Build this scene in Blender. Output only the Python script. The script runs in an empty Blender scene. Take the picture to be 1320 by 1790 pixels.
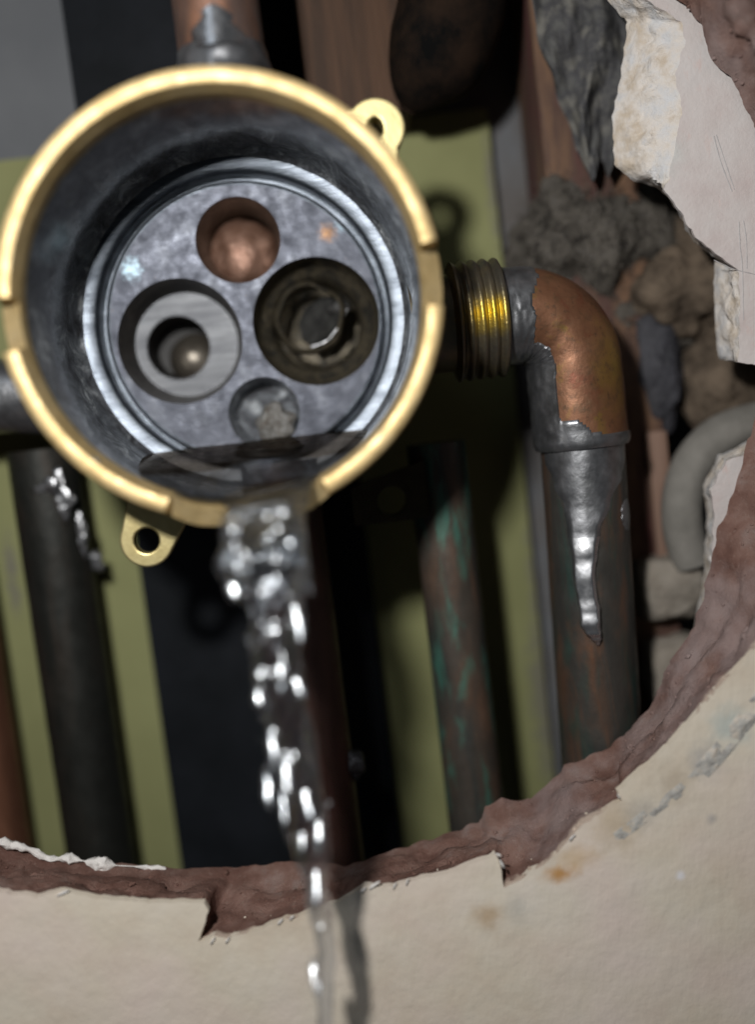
import bpy, bmesh, math, random
from mathutils import Vector, Matrix, noise
from mathutils.geometry import delaunay_2d_cdt
sc = bpy.context.scene
COL = sc.collection
PI = math.pi
MM = 0.001
# ------------------------------------------------------------------ camera
F, VX, VY, DIST = 1750.0, 602.0, 735.0, 172.0     # focal (px), vanishing point of the wall normal, camera to valve rim (mm)
ROLL = math.radians(6.6)
Yc = Vector(((VX-660)/F, -(VY-895)/F, -1)).normalized()
Xc = Vector((math.cos(ROLL), math.sin(ROLL), 0)); Xc = (Xc - Xc.dot(Yc)*Yc).normalized()
Zc = Xc.cross(Yc)
def c2w(v): return Vector((Xc.dot(v), Yc.dot(v), Zc.dot(v)))
def ray(u, v): return c2w(Vector(((u-660)/F, -(v-895)/F, -1)))
_d = ray(385, 520); CAM = -_d*(DIST/_d.y)
def P(u, v, y):
    """point (mm) at depth y seen at photograph pixel u, v; x right, y into the wall, z up, origin = centre of the valve rim"""
    d = ray(u, v); return CAM + d*((y-CAM.y)/d.y)
cam = bpy.data.cameras.new('camera'); camo = bpy.data.objects.new('camera', cam); COL.objects.link(camo)
rot = Matrix((Xc, Yc, Zc))
M4 = rot.to_4x4(); M4.translation = CAM*MM
camo.matrix_world = M4
cam.sensor_fit = 'HORIZONTAL'; cam.sensor_width = 36; cam.lens = F/1320*36
cam.clip_start = 0.005; cam.clip_end = 20
cam.dof.use_dof = True; cam.dof.focus_distance = 0.198; cam.dof.aperture_fstop = 4.3
sc.camera = camo
# ------------------------------------------------------------------ light
w = bpy.data.worlds.new('World'); sc.world = w; w.use_nodes = True
w.node_tree.nodes['Background'].inputs[0].default_value = (0.82, 0.91, 1.0, 1)
w.node_tree.nodes['Background'].inputs[1].default_value = 0.034
def lamp(name, pos, target, size, watts, color):
    L = bpy.data.lights.new(name, 'AREA'); L.shape = 'DISK'; L.size = size; L.energy = watts; L.color = color
    o = bpy.data.objects.new(name, L); COL.objects.link(o)
    o.location = pos*MM; o.rotation_euler = ((target-pos)*-1).to_track_quat('Z', 'Y').to_euler()
    return o
flash_pos = CAM + c2w(Vector((-52, 66, 4)))
lamp('torch_lamp', flash_pos, P(640, 850, 30), 0.018, 0.49, (1.0, 0.98, 0.95))
lamp('bluish_fill_lamp', Vector((-500, -900, 900)), Vector((0, 0, 0)), 0.5, 1.0, (0.80, 0.90, 1.0))  # unseen soft lamp, added for bluish reflections in metal and water
vs = sc.view_settings; vs.view_transform = 'Standard'; vs.look = 'None'; vs.exposure = 0; vs.gamma = 1; vs.use_curve_mapping = False
sc.render.engine = 'CYCLES'
cy = sc.cycles; cy.use_denoising = True; cy.caustics_refractive = False; cy.caustics_reflective = False
cy.max_bounces = 10; cy.transmission_bounces = 8; cy.transparent_max_bounces = 12; cy.sample_clamp_indirect = 4.0; cy.blur_glossy = 0.5
# ------------------------------------------------------------------ materials
def srgb(r, g, b):
    f = lambda c: (c/12.92 if c <= .04045 else ((c+.055)/1.055)**2.4)
    return (f(r/255), f(g/255), f(b/255), 1)
class NT:
    def __init__(s, name):
        s.m = bpy.data.materials.new(name); s.m.use_nodes = True; s.t = s.m.node_tree; s.n = s.t.nodes; s.l = s.t.links
        s.b = s.n['Principled BSDF']; s.out = s.n['Material Output']
        tc = s.n.new('ShaderNodeTexCoord'); mp = s.n.new('ShaderNodeMapping'); mp.inputs['Scale'].default_value = (1000,)*3
        s.l.new(tc.outputs['Object'], mp.inputs['Vector']); s.co = mp.outputs['Vector']
    def set(s, k, v):
        if hasattr(v, 'is_linked') or isinstance(v, bpy.types.NodeSocket): s.l.new(v, s.b.inputs[k])
        else: s.b.inputs[k].default_value = v
    def noise(s, size, detail=4, rough=.55, stretch=None, dist=0, off=0):
        co = s.co
        mp = s.n.new('ShaderNodeMapping'); mp.inputs['Scale'].default_value = stretch or (1, 1, 1)
        mp.inputs['Location'].default_value = (off, off*1.7, off*.6)
        s.l.new(co, mp.inputs['Vector']); co = mp.outputs['Vector']
        t = s.n.new('ShaderNodeTexNoise'); t.inputs['Scale'].default_value = 1.0/size; t.inputs['Detail'].default_value = detail
        t.inputs['Roughness'].default_value = rough; t.inputs['Distortion'].default_value = dist
        s.l.new(co, t.inputs['Vector']); return t.outputs['Fac']
    def ramp(s, fac, stops, interp='LINEAR'):
        r = s.n.new('ShaderNodeValToRGB'); e = r.color_ramp.elements; r.color_ramp.interpolation = interp
        while len(e) < len(stops): e.new(.5)
        for q, (p, c) in zip(e, stops): q.position = p; q.color = c if not isinstance(c, (int, float)) else (c, c, c, 1)
        s.l.new(fac, r.inputs[0]); return r.outputs[0]
    def mix(s, fac, a, b):
        m = s.n.new('ShaderNodeMix'); m.data_type = 'RGBA'
        for i, v in ((0, fac), (6, a), (7, b)):
            if isinstance(v, bpy.types.NodeSocket): s.l.new(v, m.inputs[i])
            else: m.inputs[i].default_value = v
        return m.outputs[2]
    def math(s, op, a, b=0.0):
        m = s.n.new('ShaderNodeMath'); m.operation = op
        for i, v in enumerate((a, b)):
            if isinstance(v, bpy.types.NodeSocket): s.l.new(v, m.inputs[i])
            else: m.inputs[i].default_value = v
        return m.outputs[0]
    def near(s, p, rad, amp=0.5, size=3, stretch=(1, 1, 1)):
        """0..1 mask round a point of the thing (mm), with a noisy outline"""
        d = s.n.new('ShaderNodeVectorMath'); d.operation = 'SUBTRACT'; s.l.new(s.co, d.inputs[0]); d.inputs[1].default_value = p
        k = s.n.new('ShaderNodeVectorMath'); k.operation = 'MULTIPLY'; s.l.new(d.outputs[0], k.inputs[0]); k.inputs[1].default_value = stretch
        e = s.n.new('ShaderNodeVectorMath'); e.operation = 'LENGTH'; s.l.new(k.outputs[0], e.inputs[0])
        q = s.math('DIVIDE', e.outputs['Value'], rad)
        q = s.math('ADD', q, s.math('MULTIPLY', s.math('SUBTRACT', s.noise(size), .5), amp*2))
        return s.ramp(q, [(0.0, 1.0), (1.0, 0.0)], 'EASE')
    def bump(s, fac, dist, strength=1.0, prev=None):
        b = s.n.new('ShaderNodeBump'); b.inputs['Distance'].default_value = dist*MM; b.inputs['Strength'].default_value = strength
        s.l.new(fac, b.inputs['Height'])
        if prev is not None: s.l.new(prev, b.inputs['Normal'])
        s.l.new(b.outputs[0], s.b.inputs['Normal']); return b.outputs[0]
MATS = {}
def simple(name, c1, c2, size=4, rough=.6, metal=0, bump=.15, bsize=1.0, c3=None, stretch=None, spec=.5, r2=None, lo=.35, hi=.65):
    t = NT(name); n = t.noise(size, 5, .6, stretch)
    st = [(lo, c1), (hi, c2)] if c3 is None else [(lo, c1), ((lo+hi)/2, c2), (hi, c3)]
    t.set('Base Color', t.ramp(n, st)); t.set('Metallic', metal); t.set('Specular IOR Level', spec)
    if r2 is None: t.set('Roughness', rough)
    else: t.set('Roughness', t.ramp(t.noise(size*.6, 4, off=7), [(.3, rough), (.7, r2)]))
    if bump: t.bump(t.noise(bsize, 5, .6, stretch, off=3), bump)
    MATS[name] = t.m; return t.m
C = lambda r, g, b: (r, g, b, 1)
t = NT('brass'); n = t.noise(6, 6, .65)
base = t.ramp(n, [(.3, C(.56, .40, .18)), (.5, C(.68, .51, .25)), (.7, C(.74, .58, .32))])
base = t.mix(t.ramp(t.noise(2.2, 6, .75, off=14), [(.56, 0.0), (.72, .6)]), base, C(.30, .19, .08))
base = t.mix(t.ramp(t.noise(1.0, 5, .7, (1, 1, 1), off=24), [(.66, 0.0), (.72, .5)]), base, C(.70, .66, .56))
t.set('Base Color', base); t.set('Metallic', .62); t.set('Roughness', t.ramp(t.noise(3, 5, .7, off=5), [(.3, .42), (.7, .66)]))
b = t.bump(t.noise(.5, 4, .6, (1, .3, 1), off=3), .05); t.bump(t.noise(5, 4, off=9), .25, 1, b); MATS['brass'] = t.m
simple('brass_ear', C(.72, .62, .32), C(.60, .50, .24), 4, .42, .9, .04, .6)
simple('brass_shaded', C(.055, .043, .025), C(.035, .028, .018), 5, .5, .8, .1, 1)  # bracket brass, darkened in colour to put it in shadow
t = NT('grey_board'); base = t.ramp(t.noise(28, 6, .6), [(.3, C(.135, .143, .155)), (.7, C(.17, .178, .19))])
dm = t.ramp(t.noise(7, 6, .7, (1, 1, .4), off=6), [(.38, 0.0), (.62, .85)])
base = t.mix(t.math('MULTIPLY', t.near(P(960, 700, 79), 55, .4, 9, (1, 0, .25)), dm), base, C(.115, .10, .088))
t.set('Base Color', base); t.set('Roughness', .85); t.set('Specular IOR Level', .2); t.bump(t.noise(1.5, 5, .65), .2); MATS['grey_board'] = t.m
t = NT('green_board'); n = t.noise(22, 6, .6)
base = t.ramp(n, [(.3, C(.225, .232, .105)), (.7, C(.275, .283, .132))])
base = t.mix(t.ramp(t.noise(4, 6, .7, (1, 1, .4), off=8), [(.60, 0.0), (.78, .35)]), base, C(.18, .17, .11))
for (u, v, r, zs) in ((955, 1240, 5.5, .16), (940, 1000, 3.5, .12), (862, 330, 2.5, .14), (20, 1000, 2.5, .15)):
    base = t.mix(t.math('MULTIPLY', t.near(P(u, v, 74), r, .7, 3.0, (1, 0, zs)), .85), base, C(.17, .16, .14))
t.set('Base Color', base); t.set('Roughness', .8); t.set('Specular IOR Level', .3); t.bump(t.noise(1.0, 5), .08); MATS['green_board'] = t.m
simple('black_shadow_sheet', C(.0045, .006, .008), C(.010, .012, .016), 18, .7, 0, .3, 6, spec=.2)
simple('black_bend', C(.003, .003, .003), C(.02, .012, .008), 8, .9, 0, .1, 3, spec=.08)
simple('wood', C(.045, .024, .014), C(.095, .048, .026), 5, .8, 0, .25, 1.5, stretch=(1.6, 1.6, .12))
simple('wood_orange', C(.17, .095, .055), C(.085, .047, .034), 8, .8, 0, .25, 1.5, c3=C(.10, .03, .03), stretch=(1.2, 1.2, .25))
simple('stud_edge_lit', C(.25, .16, .12), C(.20, .12, .085), 5, .8, 0, .15, 1.5, stretch=(1.5, 1.5, .15))
simple('insulation', C(.04, .036, .033), C(.13, .117, .10), 3, .95, 0, 1.2, 1.0, spec=.1, c3=C(.12, .11, .10), lo=.3, hi=.7)
simple('paper', C(.06, .046, .034), C(.17, .13, .095), 7, .9, 0, .8, 1.6, spec=.15)
simple('drape', C(.12, .12, .115), C(.07, .07, .075), 6, .9, 0, .2, 2.5, c3=C(.17, .165, .15), spec=.1)
simple('tar', C(.022, .022, .027), C(.05, .05, .06), 6, .7, 0, .5, 2)
simple('mortar', C(.24, .21, .175), C(.31, .28, .24), 6, .95, 0, .5, 1.2, spec=.1)
simple('hose', C(.16, .152, .135), C(.22, .208, .187), 6, .8, 0, .2, 2)
simple('iron', C(.05, .05, .055), C(.022, .022, .025), 5, .5, .5, .2, 2)

t = NT('bore'); n = t.noise(5, 7, .68, (1, .55, 1), .6)
t.set('Base Color', t.ramp(n, [(.36, C(.06, .06, .066)), (.47, C(.16, .17, .19)), (.56, C(.30, .325, .355)), (.64, C(.70, .74, .78))]))
t.set('Metallic', .45); t.set('Coat Weight', .6); t.set('Coat Roughness', .12); t.set('Roughness', t.ramp(t.noise(2.2, 4, off=4), [(.3, .34), (.7, .62)]))
b = t.bump(t.noise(3.0, 6, .7, (1, .6, 1), off=9), 1.7); t.bump(t.noise(.7, 4, off=2), .12, 1, b); MATS['bore'] = t.m

t = NT('machined'); n = t.noise(5, 6, .62)                      # turned grey plated brass with lime stains
base = t.ramp(n, [(.3, C(.045, .049, .062)), (.55, C(.072, .078, .096)), (.75, C(.115, .124, .145))])
st = t.near(P(572, 408, 43), 2.6, .6, 1); base = t.mix(st, base, C(.17, .095, .05))
for q, r in (((205, 410), 2.4), ((228, 470), 3.2), ((600, 392), 2.4)):
    base = t.mix(t.math('MULTIPLY', t.near(P(q[0], q[1], 43), r, .8, 1.2), .7), base, C(.34, .47, .55))
rs = t.ramp(t.noise(1.1, 4, .7, off=21), [(.70, 0.0), (.76, .8)]); base = t.mix(rs, base, C(.22, .12, .06))
t.set('Base Color', base); t.set('Metallic', .8); t.set('Roughness', t.ramp(t.noise(3, 4, off=5), [(.3, .36), (.7, .58)]))
b = t.bump(t.noise(.4, 3, .6, (.10, 1, 1.6), off=1), .05); t.bump(t.noise(6, 3, off=8), .15, 1, b); MATS['machined'] = t.m
t = NT('turned'); n = t.noise(3, 5, .6, (.3, 1, 1.5))
t.set('Base Color', t.ramp(n, [(.3, C(.05, .058, .07)), (.7, C(.125, .142, .165))])); t.set('Metallic', .9); t.set('Roughness', .36); t.bump(t.noise(.5, 3, .6, (.15, 1, 1.5)), .06); MATS['turned'] = t.m
simple('seat', C(.065, .068, .075), C(.115, .12, .128), 2.5, .46, .8, .08, .5, stretch=(.15, 1, 1.6))
simple('port_dark', C(.055, .048, .042), C(.11, .095, .08), 3, .35, .7, .2, 1.5)
simple('port_brown', C(.06, .055, .045), C(.135, .115, .08), 4, .32, .6, .3, 2, c3=C(.05, .048, .043))
simple('port_grey', C(.11, .098, .08), C(.17, .15, .125), 4, .34, .7, .15, 3)
simple('cavity', C(.01, .01, .01), C(.016, .015, .014), 4, .6, 0, .1, 2)  # near-black colour that paints the shade inside the port holes
simple('port_copper', C(.20, .105, .07), C(.28, .165, .12), 3, .42, .5, .35, 2)
simple('shard', C(.012, .012, .012), C(.035, .035, .033), 3, .5, 0, .4, 2.0, spec=.15)

t = NT('copper_elbow'); n = t.noise(6, 5, .6, dist=.8)
base = t.ramp(n, [(.28, C(.17, .055, .03)), (.42, C(.19, .088, .047)), (.56, C(.215, .10, .053)), (.72, C(.235, .145, .035))])
base = t.mix(t.math('MULTIPLY', t.near(P(1075, 640, 31), 7.5, .5, 4, (1, 1, .55)), .75), base, C(.24, .155, .03)); base = t.mix(t.math('MULTIPLY', t.near(P(1062, 540, 34), 4.0, .5, 3), .7), base, C(.17, .045, .025))
sp = t.ramp(t.noise(1.3, 5, .7, off=12), [(.54, 0.0), (.70, .7)]); base = t.mix(sp, base, C(.08, .05, .03)); base = t.mix(t.ramp(t.noise(3.2, 5, .7, off=33), [(.52, 0.0), (.66, .6)]), base, C(.13, .075, .04))
t.set('Base Color', base); t.set('Metallic', .55); t.set('Roughness', t.ramp(t.noise(4, 4, off=5), [(.3, .42), (.7, .58)]))
t.bump(t.noise(1.2, 5, off=3), .08); MATS['copper_elbow'] = t.m

def old_pipe(name, dark, mid, cop, green, gamt, off, metal=.55):
    t = NT(name); n = t.noise(6, 6, .6, (1, 1, .22), .5, off)
    base = t.ramp(n, [(.3, dark), (.5, mid), (.68, cop)])
    g = t.ramp(t.noise(6, 5, .6, (1.2, 1.2, .3), .3, off+5), [(gamt, 0.0), (gamt+.16, .85)]); base = t.mix(g, base, green)
    t.set('Base Color', base); t.set('Metallic', metal); t.set('Roughness', t.ramp(t.noise(4, 4, off=off+2), [(.3, .4), (.7, .6)]))
    t.bump(t.noise(1.2, 5, .6, (1, 1, .5), off=3), .12); MATS[name] = t.m
old_pipe('pipe_patina', C(.038, .04, .038), C(.06, .055, .048), C(.14, .07, .04), C(.03, .07, .058), .55, 3, .4)
old_pipe('pipe_verdigris', C(.04, .045, .042), C(.075, .06, .048), C(.13, .08, .055), C(.06, .19, .145), .49, 11, .3)
old_pipe('pipe_dark', C(.016, .017, .015), C(.024, .025, .022), C(.04, .034, .028), C(.022, .03, .024), .7, 21, .5)
old_pipe('pipe_red', C(.03, .015, .012), C(.045, .022, .017), C(.07, .03, .024), C(.06, .02, .017), .6, 51, .4)
old_pipe('pipe_brown', C(.14, .065, .04), C(.22, .10, .06), C(.28, .13, .08), C(.1, .08, .07), .8, 31, .5)
old_pipe('pipe_riser', C(.075, .07, .072), C(.15, .09, .068), C(.26, .13, .08), C(.10, .10, .105), .50, 41, .5)

t = NT('solder'); n = t.noise(4, 5, .6)
t.set('Base Color', t.ramp(n, [(.3, C(.15, .155, .16)), (.6, C(.25, .255, .27)), (.75, C(.33, .33, .335))])); t.set('Metallic', .85)
t.set('Roughness', t.ramp(t.noise(3, 4, off=5), [(.3, .30), (.7, .48)])); t.bump(t.noise(2.0, 4, .55, off=2), .10); MATS['solder'] = t.m
t = NT('solder_bright'); t.set('Base Color', t.ramp(t.noise(4, 5), [(.3, C(.36, .37, .39)), (.7, C(.55, .56, .58))])); t.set('Metallic', .95)
t.set('Roughness', t.ramp(t.noise(3, 3, off=2), [(.35, .27), (.7, .42)])); t.bump(t.noise(2.6, 3, off=2), .05); MATS['solder_bright'] = t.m
t = NT('solder_rough'); t.set('Base Color', t.ramp(t.noise(1.6, 6, .7), [(.35, C(.16, .14, .12)), (.6, C(.34, .34, .33))])); t.set('Metallic', .6)
t.set('Roughness', .55); t.bump(t.noise(.8, 6, .7), .6); MATS['solder_rough'] = t.m
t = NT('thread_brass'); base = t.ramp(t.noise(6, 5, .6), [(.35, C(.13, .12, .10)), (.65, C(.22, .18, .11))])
base = t.mix(t.math('MULTIPLY', t.near(P(862, 548, 27), 6.0, .5, 3, (.7, 1, 1)), .95), base, C(.62, .43, .03))  # yellow highlight painted into the colour of the thread
t.set('Base Color', base); t.set('Metallic', .8); t.set('Roughness', .38); t.bump(t.noise(.8, 5), .12); MATS['thread_brass'] = t.m

WALLY = 8.0
t = NT('wall_face'); n = t.noise(16, 6, .6)
base = t.ramp(n, [(.3, C(.635, .54, .43)), (.5, C(.70, .625, .515)), (.72, C(.735, .67, .58))])
pk = t.ramp(t.noise(30, 3, .5, off=14), [(.45, 0.0), (.65, .6)]); base = t.mix(pk, base, C(.74, .61, .56))
for (q, r, col, am, s_) in (((978, 1527), 5.0, C(.50, .25, .07), .9, (1, 1, 2.0)), ((1010, 1500), 6.0, C(.55, .36, .15), .5, (1, 1, 1.6)), ((852, 1600), 4.6, C(.46, .33, .20), .75, (1, 1, 1.1)),
        ((1080, 1440), 8, C(.50, .40, .26), .6, (1, 1, 1.0)), ((1280, 1270), 6, C(.42, .52, .52), .6, (1, 1, 1)), ((1180, 1370), 6.5, C(.45, .37, .28), .6, (1, 1, 1)), ((1120, 1425), 5, C(.42, .40, .36), .6, (1, 1, 1)), ((1235, 1330), 5, C(.34, .34, .34), .7, (1, 1, 1)), ((905, 1590), 4, C(.45, .44, .40), .5, (1, 1, 1)), ((1245, 1430), 1.6, C(.40, .38, .37), .7, (1, 1, 1)), ((1190, 1530), 1.4, C(.8, .8, .85), .8, (1, 1, 1))):
    m_ = t.math('MULTIPLY', t.near(P(q[0], q[1], WALLY), r, .45, 2.5, s_), am); base = t.mix(m_, base, col)
t.set('Base Color', base); t.set('Roughness', .72); t.set('Specular IOR Level', .3)
b = t.bump(t.noise(9, 5, .55, off=3), .55); t.bump(t.noise(.9, 4, .6, (1, 1, .35), off=6), .07, 1, b); MATS['wall_face'] = t.m

t = NT('wall_core'); n = t.noise(7, 6, .62, (1, .7, 1), .4)
base = t.ramp(n, [(.28, C(.115, .055, .042)), (.46, C(.175, .095, .075)), (.58, C(.225, .135, .11)), (.72, C(.27, .20, .18))])
base = t.mix(t.ramp(t.noise(1.2, 6, .75, off=17), [(.56, 0.0), (.70, .45)]), base, C(.33, .25, .21))
for (u, v, r) in ((1150, 1240, 17), (1270, 1090, 18), (960, 1400, 13), (1290, 150, 22)):                        # paler, greyer patches, mostly on the right of the cut
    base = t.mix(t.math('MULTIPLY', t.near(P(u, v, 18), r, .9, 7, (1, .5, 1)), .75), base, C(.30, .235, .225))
sep = t.n.new('ShaderNodeSeparateXYZ'); t.l.new(t.co, sep.inputs[0])
dep = t.math('ADD', sep.outputs[1], t.math('MULTIPLY', t.math('SUBTRACT', t.noise(3, 5, off=27), .5), 5.0))
base = t.mix(t.ramp(t.math('DIVIDE', dep, 40.0), [(.225, .9), (.255, 0.0)]), base, C(.62, .50, .41))       # thin pale skim coat at the face
t.set('Base Color', base); t.set('Roughness', .8); t.set('Specular IOR Level', .3)
b = t.bump(t.noise(5, 6, .62, (1, .6, 1), off=3), .5); t.bump(t.noise(.9, 6, .75, off=6), .35, 1, b); MATS['wall_core'] = t.m

t = NT('plaster'); n = t.noise(12, 6, .6)
base = t.ramp(n, [(.3, C(.55, .48, .465)), (.5, C(.60, .555, .54)), (.72, C(.615, .585, .575))])
pk = t.ramp(t.noise(3, 5, .65, (1.4, 1, .5), off=14), [(.58, 0.0), (.72, .5)]); base = t.mix(pk, base, C(.62, .46, .42))
base = t.mix(t.math('MULTIPLY', t.near(P(1158, 275, 31), 6, .3, 2), .5), base, C(.55, .64, .62))
t.set('Base Color', base); t.set('Roughness', .8); t.set('Specular IOR Level', .25)
b = t.bump(t.noise(6, 5, .6, off=3), .45); t.bump(t.noise(.6, 4, off=6), .05, 1, b); MATS['plaster'] = t.m
simple('plaster_torn', C(.55, .47, .38), C(.68, .63, .58), 5, .9, 0, .7, 1.8, c3=C(.62, .62, .63), spec=.15)
simple('pencil', C(.40, .385, .39), C(.48, .465, .46), 2, .6, 0, 0)
simple('residue', C(.33, .31, .29), C(.47, .46, .43), 1.8, .7, 0, .25, .8, c3=C(.60, .53, .45))
simple('chip', C(.72, .69, .66), C(.8, .78, .76), 3, .8, 0, .3, 1)

t = NT('water')
g = t.n.new('ShaderNodeBsdfGlass'); g.inputs['IOR'].default_value = 1.333; g.inputs['Roughness'].default_value = 0.03; g.inputs['Color'].default_value = (.95, .97, 1, 1)
tr = t.n.new('ShaderNodeBsdfTransparent'); tr.inputs['Color'].default_value = (.97, .98, 1, 1)
mx = t.n.new('ShaderNodeMixShader'); mx.inputs[0].default_value = .58
t.l.new(tr.outputs[0], mx.inputs[1]); t.l.new(g.outputs[0], mx.inputs[2]); gl = t.n.new('ShaderNodeBsdfGlossy'); gl.inputs['Roughness'].default_value = .22; gl.inputs['Color'].default_value = (.9, .95, 1, 1)   # extra gloss mixed in for larger highlights
mg = t.n.new('ShaderNodeMixShader'); mg.inputs[0].default_value = .11
t.l.new(mx.outputs[0], mg.inputs[1]); t.l.new(gl.outputs[0], mg.inputs[2]); t.l.new(mg.outputs[0], t.out.inputs['Surface'])
MATS['water'] = t.m
t = NT('pool_water')
g = t.n.new('ShaderNodeBsdfGlass'); g.inputs['IOR'].default_value = 1.333; g.inputs['Roughness'].default_value = 0.12; g.inputs['Color'].default_value = (.40, .36, .32, 1)
tr = t.n.new('ShaderNodeBsdfTransparent'); tr.inputs['Color'].default_value = (.50, .45, .40, 1)
mx = t.n.new('ShaderNodeMixShader'); mx.inputs[0].default_value = .42
t.l.new(tr.outputs[0], mx.inputs[1]); t.l.new(g.outputs[0], mx.inputs[2]); t.l.new(mx.outputs[0], t.out.inputs['Surface']); MATS['pool_water'] = t.m
# ------------------------------------------------------------------ helpers
def mk(name, verts, faces, mat, parent=None, smooth=True, auto=None):
    me = bpy.data.meshes.new(name); me.from_pydata([tuple(Vector(v)*MM) for v in verts], [], faces); me.validate()
    bm = bmesh.new(); bm.from_mesh(me); bmesh.ops.recalc_face_normals(bm, faces=bm.faces); bm.to_mesh(me); bm.free()
    if smooth: me.polygons.foreach_set('use_smooth', [True]*len(me.polygons))
    if smooth and auto is not None: me.set_sharp_from_angle(angle=math.radians(auto))
    me.materials.append(MATS[mat]); o = bpy.data.objects.new(name, me); COL.objects.link(o); o.parent = parent_of(parent, o); return o
def parent_of(p, o):
    if p is None: return None
    q, off = p, Vector((0, 0, 0))
    while q is not None: off += q.location; q = q.parent
    o.location = -off
    return p
def thing(name, loc, label, cat, group=None):
    o = bpy.data.objects.new(name, None); COL.objects.link(o); o.location = Vector(loc)*MM; o.empty_display_size = .01
    return tag(o, label, cat, group)
def tag(o, label=None, cat=None, group=None, kind=None):
    for k, v in (('label', label), ('category', cat), ('group', group), ('kind', kind)):
        if v: o[k] = v
    return o
def fr(v, s=1.0): return noise.noise(Vector(v)/s)
def fbm(v, s=1.0, o=4): return noise.fractal(Vector(v)/s, 1.0, 2.0, o)
def grid_faces(nu, nv, wrapu=False, wrapv=False):
    f = []
    for i in range(nu if wrapu else nu-1):
        for j in range(nv if wrapv else nv-1):
            a = i*nv+j; b_ = ((i+1) % nu)*nv+j; c = ((i+1) % nu)*nv+(j+1) % nv; d = i*nv+(j+1) % nv
            f.append((a, b_, c, d))
    return f
def lathe_y(name, prof, cx, cz, mat, parent, n=160, closed=False, fn=None, auto=35):
    """revolve (r, y) about an axis along y"""
    vs_ = []
    for i in range(n):
        a = 2*PI*i/n
        for r, y in prof:
            if fn: r, y = fn(a, r, y)
            vs_.append((cx+r*math.cos(a), y, cz+r*math.sin(a)))
    return mk(name, vs_, grid_faces(n, len(prof), True, closed), mat, parent, True, auto)
def frames(path):
    pts = [Vector(p) for p in path]; T = []
    for i in range(len(pts)):
        T.append((pts[min(i+1, len(pts)-1)]-pts[max(i-1, 0)]).normalized())
    ref = Vector((0, -1, 0)) if abs(T[0].y) < .9 else Vector((1, 0, 0))
    N = []
    for tt in T:
        nn = (ref-ref.dot(tt)*tt).normalized(); N.append(nn); ref = nn
    return pts, T, N
def sweep(name, path, rad, mat, parent=None, n=40, cap=True, auto=40):
    """tube; rad = number or f(i, t, phi); phi = 0 faces the camera"""
    pts, T, N = frames(path); L = len(pts); vs_ = []
    for i in range(L):
        B = T[i].cross(N[i])
        for j in range(n):
            a = 2*PI*j/n; r = rad(i, i/(L-1), a) if callable(rad) else rad
            vs_.append(pts[i]+(N[i]*math.cos(a)+B*math.sin(a))*r)
    f = grid_faces(L, n, False, True)
    if cap: f += [tuple(range(n)), tuple(range((L-1)*n, L*n))]
    return mk(name, vs_, f, mat, parent, True, auto)
def skin(name, path, h, mat, parent, n=160, base=0.0):
    """a skin on a swept surface: h(i, t, phi) = height above the axis or None where there is none"""
    pts, T, N = frames(path); L = len(pts); vs_ = []; ok = []
    for i in range(L):
        B = T[i].cross(N[i])
        for j in range(n):
            a = 2*PI*j/n; r = h(i, i/(L-1), a); ok.append(r is not None)
            vs_.append(pts[i]+(N[i]*math.cos(a)+B*math.sin(a))*(r if r is not None else base))
    f = [q for q in grid_faces(L, n, False, True) if sum(ok[k] for k in q) >= 1]
    used = sorted({k for q in f for k in q}); mp = {k: i for i, k in enumerate(used)}
    return mk(name, [vs_[k] for k in used], [tuple(mp[k] for k in q) for q in f], mat, parent, True, 50)
def poly(name, outline, holes, y0, y1, mat, parent=None, smooth=False, yfn=None):
    """plate in the xz plane between depths y0 (front) and y1, with holes"""
    loops = [outline]+holes; pts = []; edges = []; fcs = []
    for lp in loops:
        s0 = len(pts); k = len(lp); pts += [Vector((p[0], p[1])) for p in lp]
        edges += [(s0+i, s0+(i+1) % k) for i in range(k)]; fcs.append(list(range(s0, s0+k)))
    r = delaunay_2d_cdt(pts, edges, [], 0, 1e-5)
    def inside(lp, x, y):
        c_ = False; j = len(lp)-1
        for i in range(len(lp)):
            if (lp[i][1] > y) != (lp[j][1] > y) and x < (lp[j][0]-lp[i][0])*(y-lp[i][1])/(lp[j][1]-lp[i][1])+lp[i][0]: c_ = not c_
            j = i
        return c_
    v2 = r[0]; m = len(v2); f2 = []
    for f in r[2]:
        x = sum(v2[k].x for k in f)/len(f); y = sum(v2[k].y for k in f)/len(f)
        if inside(outline, x, y) and not any(inside(h, x, y) for h in holes): f2.append(f)
    V = [(v.x, yfn(v.x, v.y) if yfn else y0, v.y) for v in v2]+[(v.x, y1, v.y) for v in v2]
    cnt = {}
    for f in f2:
        for i in range(len(f)):
            e = (f[i], f[(i+1) % len(f)]); cnt[tuple(sorted(e))] = cnt.get(tuple(sorted(e)), 0)+1
    Fs = [tuple(f) for f in f2]+[tuple(k+m for k in reversed(f)) for f in f2]
    Fs += [(a, b_, b_+m, a+m) for (a, b_), c in cnt.items() if c == 1]
    return mk(name, V, Fs, mat, parent, smooth, 30)
def circ(cx, cz, r, n=40, a0=0, a1=2*PI):
    full = abs(a1-a0-2*PI) < 1e-6
    return [(cx+r*math.cos(a0+(a1-a0)*i/(n if full else n-1)), cz+r*math.sin(a0+(a1-a0)*i/(n if full else n-1))) for i in range(n)]
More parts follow.
